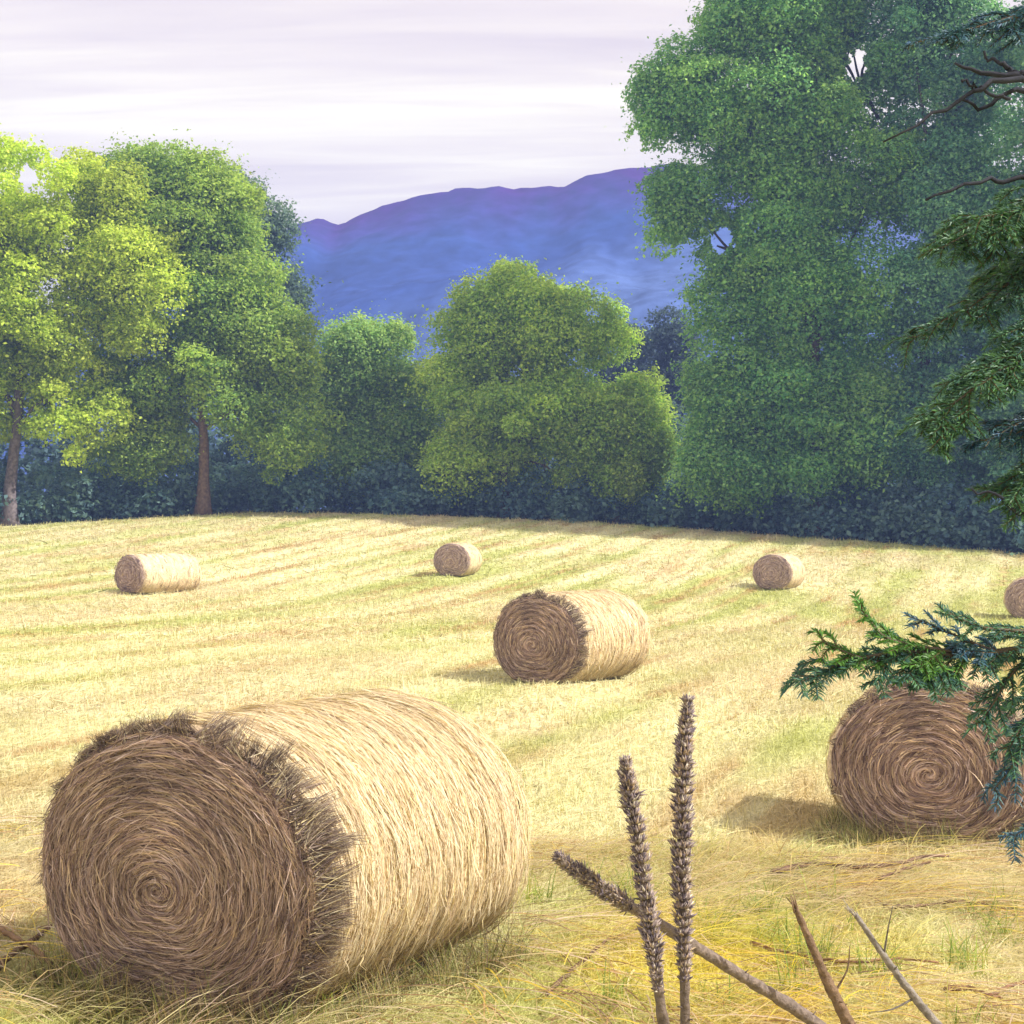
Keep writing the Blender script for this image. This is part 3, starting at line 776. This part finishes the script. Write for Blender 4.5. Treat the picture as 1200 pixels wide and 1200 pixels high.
dead([([(1450, 210, 7.2), (1320, 205, 7.1), (1200, 208, 7.0), (1150, 212, 6.95), (1080, 234, 6.9)], .014, .004)], 4)
dead([([(1450, 610, 7.2), (1300, 600, 7.15), (1200, 600, 7.1), (1170, 580, 7.1), (1138, 574, 7.1)], .012, .003)], 5)

# ------------------------------------------------------------------ dry stalks in front
def stalk(pts, r0, r1, head, label, seed, name='seed_stalk', cat='dry stalk', hr=.030, col=(.15, .115, .095), group='dry seed stalks in the foreground'):
    r = np.random.default_rng(seed)
    path = [P(*p) for p in pts]
    # root the foot in the ground
    foot = path[-1]; foot[2] = float(ground(foot[0], foot[1])) - .03
    q = smooth_path(path, 60)                                   # tip first
    O = q[-1].copy()
    root = empty(name, O); tag(root, label, cat, group)
    rad = np.linspace(r1, r0, 60)
    bag = Bag(); bag.add(*tube(q - O, rad, 9, col, .10))
    for _ in range(14):                                         # leaf scars and stubs
        i = r.integers(12, 58); d = unit(r.normal(size=3)); d[2] = abs(d[2]); b = q[i] - O
        bag.add(*tube([b, b + d * (rad[i] + r.uniform(.006, .02))], [.005, .002], 5, A(col) * .8))
    link('stem', bag.mesh(True), M_stalk, root)
    if not head:
        bag = Bag()
        for _ in range(7):                                      # split end
            d = unit(unit(q[0] - q[3]) + r.normal(0, .16, 3)); b0 = q[1] - O + r.normal(0, r1 * .5, 3)
            bag.add(*tube([b0, b0 + d * r.uniform(.03, .09)], [.004, .001], 5, A(col) * 1.3))
        link('split_end', bag.mesh(True), M_stalk, root)
        for i in (14, 26, 37):
            d = unit(np.cross(unit(q[i] - q[i + 1]), r.normal(size=3)) + unit(q[i] - q[i + 1]) * .7 + A([0, 0, .2])); b0 = q[i] - O
            e0 = b0 + d * r.uniform(.08, .22)
            V, F, C = tube(smooth_path([b0, (b0 + e0) / 2 + r.normal(0, .012, 3), e0], 7), np.linspace(.005, .0015, 7), 5, A(col) * .8)
            link('side_twig', mesh(V, F, C, True), M_stalk, root)
    if head:
        m = int(60 * head); qq = q[:m] - O; T = unit(np.gradient(qq, axis=0))
        L = np.linalg.norm(np.diff(qq, axis=0), axis=1).sum(); n = int(L * 3800)
        f = r.uniform(0, 1, n) ** .95; i = np.clip((f * (m - 1)).astype(int), 0, m - 1)
        a = r.uniform(0, 2 * np.pi, n)
        ref = A([0.3, 1, 0]); A1 = unit(np.cross(T[i], ref)); B1 = np.cross(T[i], A1)
        out = A1 * np.cos(a)[:, None] + B1 * np.sin(a)[:, None]
        env = hr * np.clip(.42 + f * 2.2, 0, 1) * np.clip((1 - f) * 3 + .35, 0, 1) * (.55 + .9 * noise(f * 34, a * .9, seed))
        d = unit(out * r.uniform(.4, .9, (n, 1)) - T[i] * r.uniform(.6, 1.5, (n, 1)) + r.normal(0, .32, (n, 3)))      # T runs tip -> foot
        s = r.uniform(.007, .020, n)[:, None]
        b0 = qq[i] + out * (env * r.uniform(.25, .6, n))[:, None]
        tip = b0 + d * (env * .55)[:, None] + d * s
        mid = b0 + d * (env * .25)[:, None]
        u1 = unit(np.cross(d, out + 1e-3)); u2 = np.cross(d, u1); w = s * .27
        V = np.stack([b0, mid + u1 * w, mid + u2 * w, mid - u1 * w, mid - u2 * w, tip], 1)   # a small husk: two pyramids
        tri = A([[0, 2, 1, 1], [0, 3, 2, 2], [0, 4, 3, 3], [0, 1, 4, 4], [5, 1, 2, 2], [5, 2, 3, 3], [5, 3, 4, 4], [5, 4, 1, 1]])[:, :3]
        F = (np.arange(n)[:, None, None] * 6 + tri[None]).reshape(-1, 3)
        pal = A([[.27, .215, .20], [.15, .12, .14], [.38, .28, .19], [.50, .43, .35]])
        c = pal[r.choice(4, n, p=[.4, .27, .2, .13])] * r.uniform(.75, 1.25, (n, 1))
        link('seed_head', mesh(V, F, np.repeat(c, 6, axis=0)), M_stalk, root)
    return root

stalk([(733, 893, 4.5), (741, 945, 4.5), (757, 1050, 4.5), (768, 1130, 4.5), (780, 1210, 4.5), (815, 1400, 4.5), (840, 1600, 4.5)], .022, .006, .60,
      'shorter of two upright dry seed spikes, its tip bent', 1, hr=.028)
stalk([(806, 822, 4.6), (801, 900, 4.6), (799, 1000, 4.6), (801, 1100, 4.6), (803, 1200, 4.6), (806, 1400, 4.6), (806, 1590, 4.6)], .020, .006, .62,
      'tallest upright dry seed spike, straight as a post', 2, hr=.029)
stalk([(655, 1006, 5.3), (718, 1049, 5.42), (800, 1100, 5.6), (880, 1150, 5.75), (962, 1203, 5.92), (1150, 1324, 6.3)], .026, .017, .34,
      'leaning dry stalk that crosses behind the two upright spikes', 3, hr=.030, col=(.20, .155, .13))
stalk([(932, 1064, 5.6), (950, 1105, 5.6), (972, 1155, 5.6), (1000, 1210, 5.6), (1050, 1310, 5.6), (1090, 1410, 5.6)], .032, .011, 0,
      'thick brown broken stalk leaning among the yellow grass', 4, col=(.19, .125, .08))
stalk([(1003, 1072, 5.7), (1030, 1112, 5.7), (1065, 1160, 5.7), (1105, 1210, 5.7), (1180, 1310, 5.7), (1240, 1400, 5.7)], .023, .009, 0,
      'slender grey broken stalk, the last of the row towards the fir', 5, col=(.24, .21, .185))

def twig(paths, label, seed, name='fallen_twig', cat='twig', col=(.16, .10, .07), group='twigs lying in the hay', lift=.07):
    paths = [(p_, a_ * 1.5, b_ * 1.5) for p_, a_, b_ in paths]
    r = np.random.default_rng(seed); O = None; bag = Bag()
    for pts, r0, r1 in paths:
        p = []
        for px, py in pts:
            D = HC * FOC / (py - HOR)
            for _ in range(4):
                x = (px - 600) / FOC * D; D = (HC - float(ground(x, D)) - lift) * FOC / (py - HOR)
            x = (px - 600) / FOC * D
            p.append((x, D, float(ground(x, D)) + lift))
        q = smooth_path(p, 22); q[1:-1] += r.normal(0, .004, (20, 3))
        if O is None: O = q[0].copy()
        bag.add(*tube(q - O, np.linspace(r0, r1, 22), 6, col, .08))
    o = link(name, bag.mesh(True), M_bark); o.location = O
    tag(o, label, cat, group)
twig([([(905, 1022), (955, 1012), (1000, 1016), (1050, 1012), (1080, 1004), (1112, 1003)], .016, .006), ([(1030, 1030), (1060, 1018), (1090, 1010)], .008, .006)],
     'long wavy branch lying in the hay below the brown bale', 1, 'fallen_branch', 'branch', lift=.11)
twig([([(1108, 1160), (1135, 1158), (1160, 1168), (1175, 1170)], .012, .004), ([(1160, 1166), (1200, 1150), (1240, 1140)], .008, .004)], 'forked reddish twig near the picture corner', 2, col=(.2, .11, .07))
twig([([(880, 1105), (930, 1118), (990, 1128), (1050, 1124), (1100, 1128)], .009, .004)], 'thin straight twig lying across behind the thick broken stalk', 3, col=(.24, .14, .08))
twig([([(1035, 1062), (1070, 1062), (1130, 1056), (1180, 1066)], .010, .004)], 'dark curved twig in the greenish hay', 4)
twig([([(640, 1165), (680, 1128), (715, 1100), (752, 1088)], .009, .004)], 'thin bent twig between the largest bale and the upright spikes', 5, lift=.05)
twig([([(-20, 1150), (10, 1122), (36, 1104), (60, 1085)], .014, .008)], 'dark stick tilted against the foot of the largest bale', 6, lift=.06)
twig([([(-20, 1075), (8, 1092), (40, 1112), (60, 1130)], .013, .008)], 'second stick crossing the one at the foot of the largest bale', 7, lift=.09, col=(.22, .14, .08))

# ------------------------------------------------------------------ haze
hx0, hx1, hy0, hy1, hz0, hz1 = -700, 700, -70, 800, -8, 128
me = bpy.data.meshes.new('haze')
me.from_pydata([(x, y, z) for x in (hx0, hx1) for y in (hy0, hy1) for z in (hz0, hz1)], [],
               [(0, 1, 3, 2), (4, 6, 7, 5), (0, 4, 5, 1), (2, 3, 7, 6), (0, 2, 6, 4), (1, 5, 7, 3)])
hz = link('haze', me); tag(hz, 'pale blue summer haze over field and mountain', 'haze', kind='stuff')
m, nt, out = new_mat('haze_air')
pv = nt.nodes.new('ShaderNodeVolumePrincipled')
pv.inputs['Color'].default_value = (.30, .44, 1, 1); pv.inputs['Density'].default_value = .00108; pv.inputs['Anisotropy'].default_value = .0
nt.links.new(pv.outputs['Volume'], out.inputs['Volume'])
me.materials.append(m)

# ------------------------------------------------------------------ light and sky
SUN_EL, PHI = R(42), R(-14)                  # sun high to the right
sd = Vector((math.cos(SUN_EL) * math.cos(PHI), math.cos(SUN_EL) * math.sin(PHI), math.sin(SUN_EL)))
sl = bpy.data.lights.new('sun', 'SUN'); sl.energy = 4.8; sl.angle = R(.5); sl.color = (1, .955, .87)
so_ = bpy.data.objects.new('sun', sl); COL.objects.link(so_); so_.rotation_euler = sd.to_track_quat('Z', 'Y').to_euler(); so_.location = (30, 10, 40)

w = bpy.data.worlds.new('World'); scene.world = w; w.use_nodes = True
nt = w.node_tree; N, L = nt.nodes, nt.links; N.clear()
out = N.new('ShaderNodeOutputWorld')
sky = N.new('ShaderNodeTexSky'); sky.sky_type = 'NISHITA'; sky.sun_disc = False; sky.sun_elevation = SUN_EL; sky.sun_rotation = R(90) - PHI
bg1 = N.new('ShaderNodeBackground'); bg1.inputs['Strength'].default_value = .10; L.new(sky.outputs[0], bg1.inputs['Color'])
tc = N.new('ShaderNodeTexCoord'); sep = N.new('ShaderNodeSeparateXYZ'); L.new(tc.outputs['Generated'], sep.inputs[0])
def math_node(op, a, b=None):
    n = N.new('ShaderNodeMath'); n.operation = op
    for i, v in enumerate((a, b)):
        if v is None: continue
        if isinstance(v, (int, float)): n.inputs[i].default_value = v
        else: L.new(v, n.inputs[i])
    return n.outputs[0]
zz = math_node('ADD', math_node('ABSOLUTE', sep.outputs['Z']), .12)
cx = math_node('DIVIDE', sep.outputs['X'], zz); cy = math_node('DIVIDE', sep.outputs['Y'], zz)
cmb = N.new('ShaderNodeCombineXYZ'); L.new(cx, cmb.inputs[0]); L.new(cy, cmb.inputs[1])
mp = N.new('ShaderNodeMapping'); mp.inputs['Rotation'].default_value = (0, 0, R(-9)); mp.inputs['Scale'].default_value = (.42, 2.6, 1); L.new(cmb.outputs[0], mp.inputs['Vector'])
nz1 = N.new('ShaderNodeTexNoise'); nz1.inputs['Scale'].default_value = .9; nz1.inputs['Detail'].default_value = 7; nz1.inputs['Roughness'].default_value = .55; nz1.inputs['Distortion'].default_value = .5
L.new(mp.outputs[0], nz1.inputs['Vector'])
mp2 = N.new('ShaderNodeMapping'); mp2.inputs['Rotation'].default_value = (0, 0, R(6)); mp2.inputs['Scale'].default_value = (1.3, 9, 1); L.new(cmb.outputs[0], mp2.inputs['Vector'])
nz2 = N.new('ShaderNodeTexNoise'); nz2.inputs['Scale'].default_value = 1.0; nz2.inputs['Detail'].default_value = 6; nz2.inputs['Distortion'].default_value = .8; L.new(mp2.outputs[0], nz2.inputs['Vector'])
cl = math_node('ADD', math_node('MULTIPLY', nz1.outputs['Fac'], .62), math_node('MULTIPLY', nz2.outputs['Fac'], .38))
rp = N.new('ShaderNodeValToRGB'); L.new(cl, rp.inputs['Fac'])
e = rp.color_ramp.elements; e[0].position = .36; e[0].color = (.70, .59, .555, 1); e[1].position = .60; e[1].color = (1.03, .94, .72, 1)
mid = rp.color_ramp.elements.new(.5); mid.color = (.86, .75, .635, 1)
bg2 = N.new('ShaderNodeBackground'); bg2.inputs['Strength'].default_value = 1.0; L.new(rp.outputs['Color'], bg2.inputs['Color'])
ms = N.new('ShaderNodeMixShader'); ms.inputs['Fac'].default_value = .9
L.new(bg1.outputs[0], ms.inputs[1]); L.new(bg2.outputs[0], ms.inputs[2]); L.new(ms.outputs[0], out.inputs['Surface'])

# ------------------------------------------------------------------ camera and render settings
cd = bpy.data.cameras.new('camera'); cd.sensor_width = 36; cd.lens = 54; cd.shift_y = (HOR - 600) / 1200; cd.clip_start = .05; cd.clip_end = 6000
cam = bpy.data.objects.new('camera', cd); COL.objects.link(cam); cam.location = (0, 0, HC); cam.rotation_euler = (R(90), 0, 0)
scene.camera = cam
vs = scene.view_settings; vs.view_transform = 'Standard'; vs.look = 'None'; vs.exposure = .68; vs.gamma = 1
c = scene.cycles
c.max_bounces = 6; c.diffuse_bounces = 3; c.glossy_bounces = 2; c.transmission_bounces = 4; c.transparent_max_bounces = 8; c.volume_bounces = 0
c.use_denoising = True; c.use_adaptive_sampling = True; c.adaptive_threshold = .02
c.sample_clamp_indirect = 6
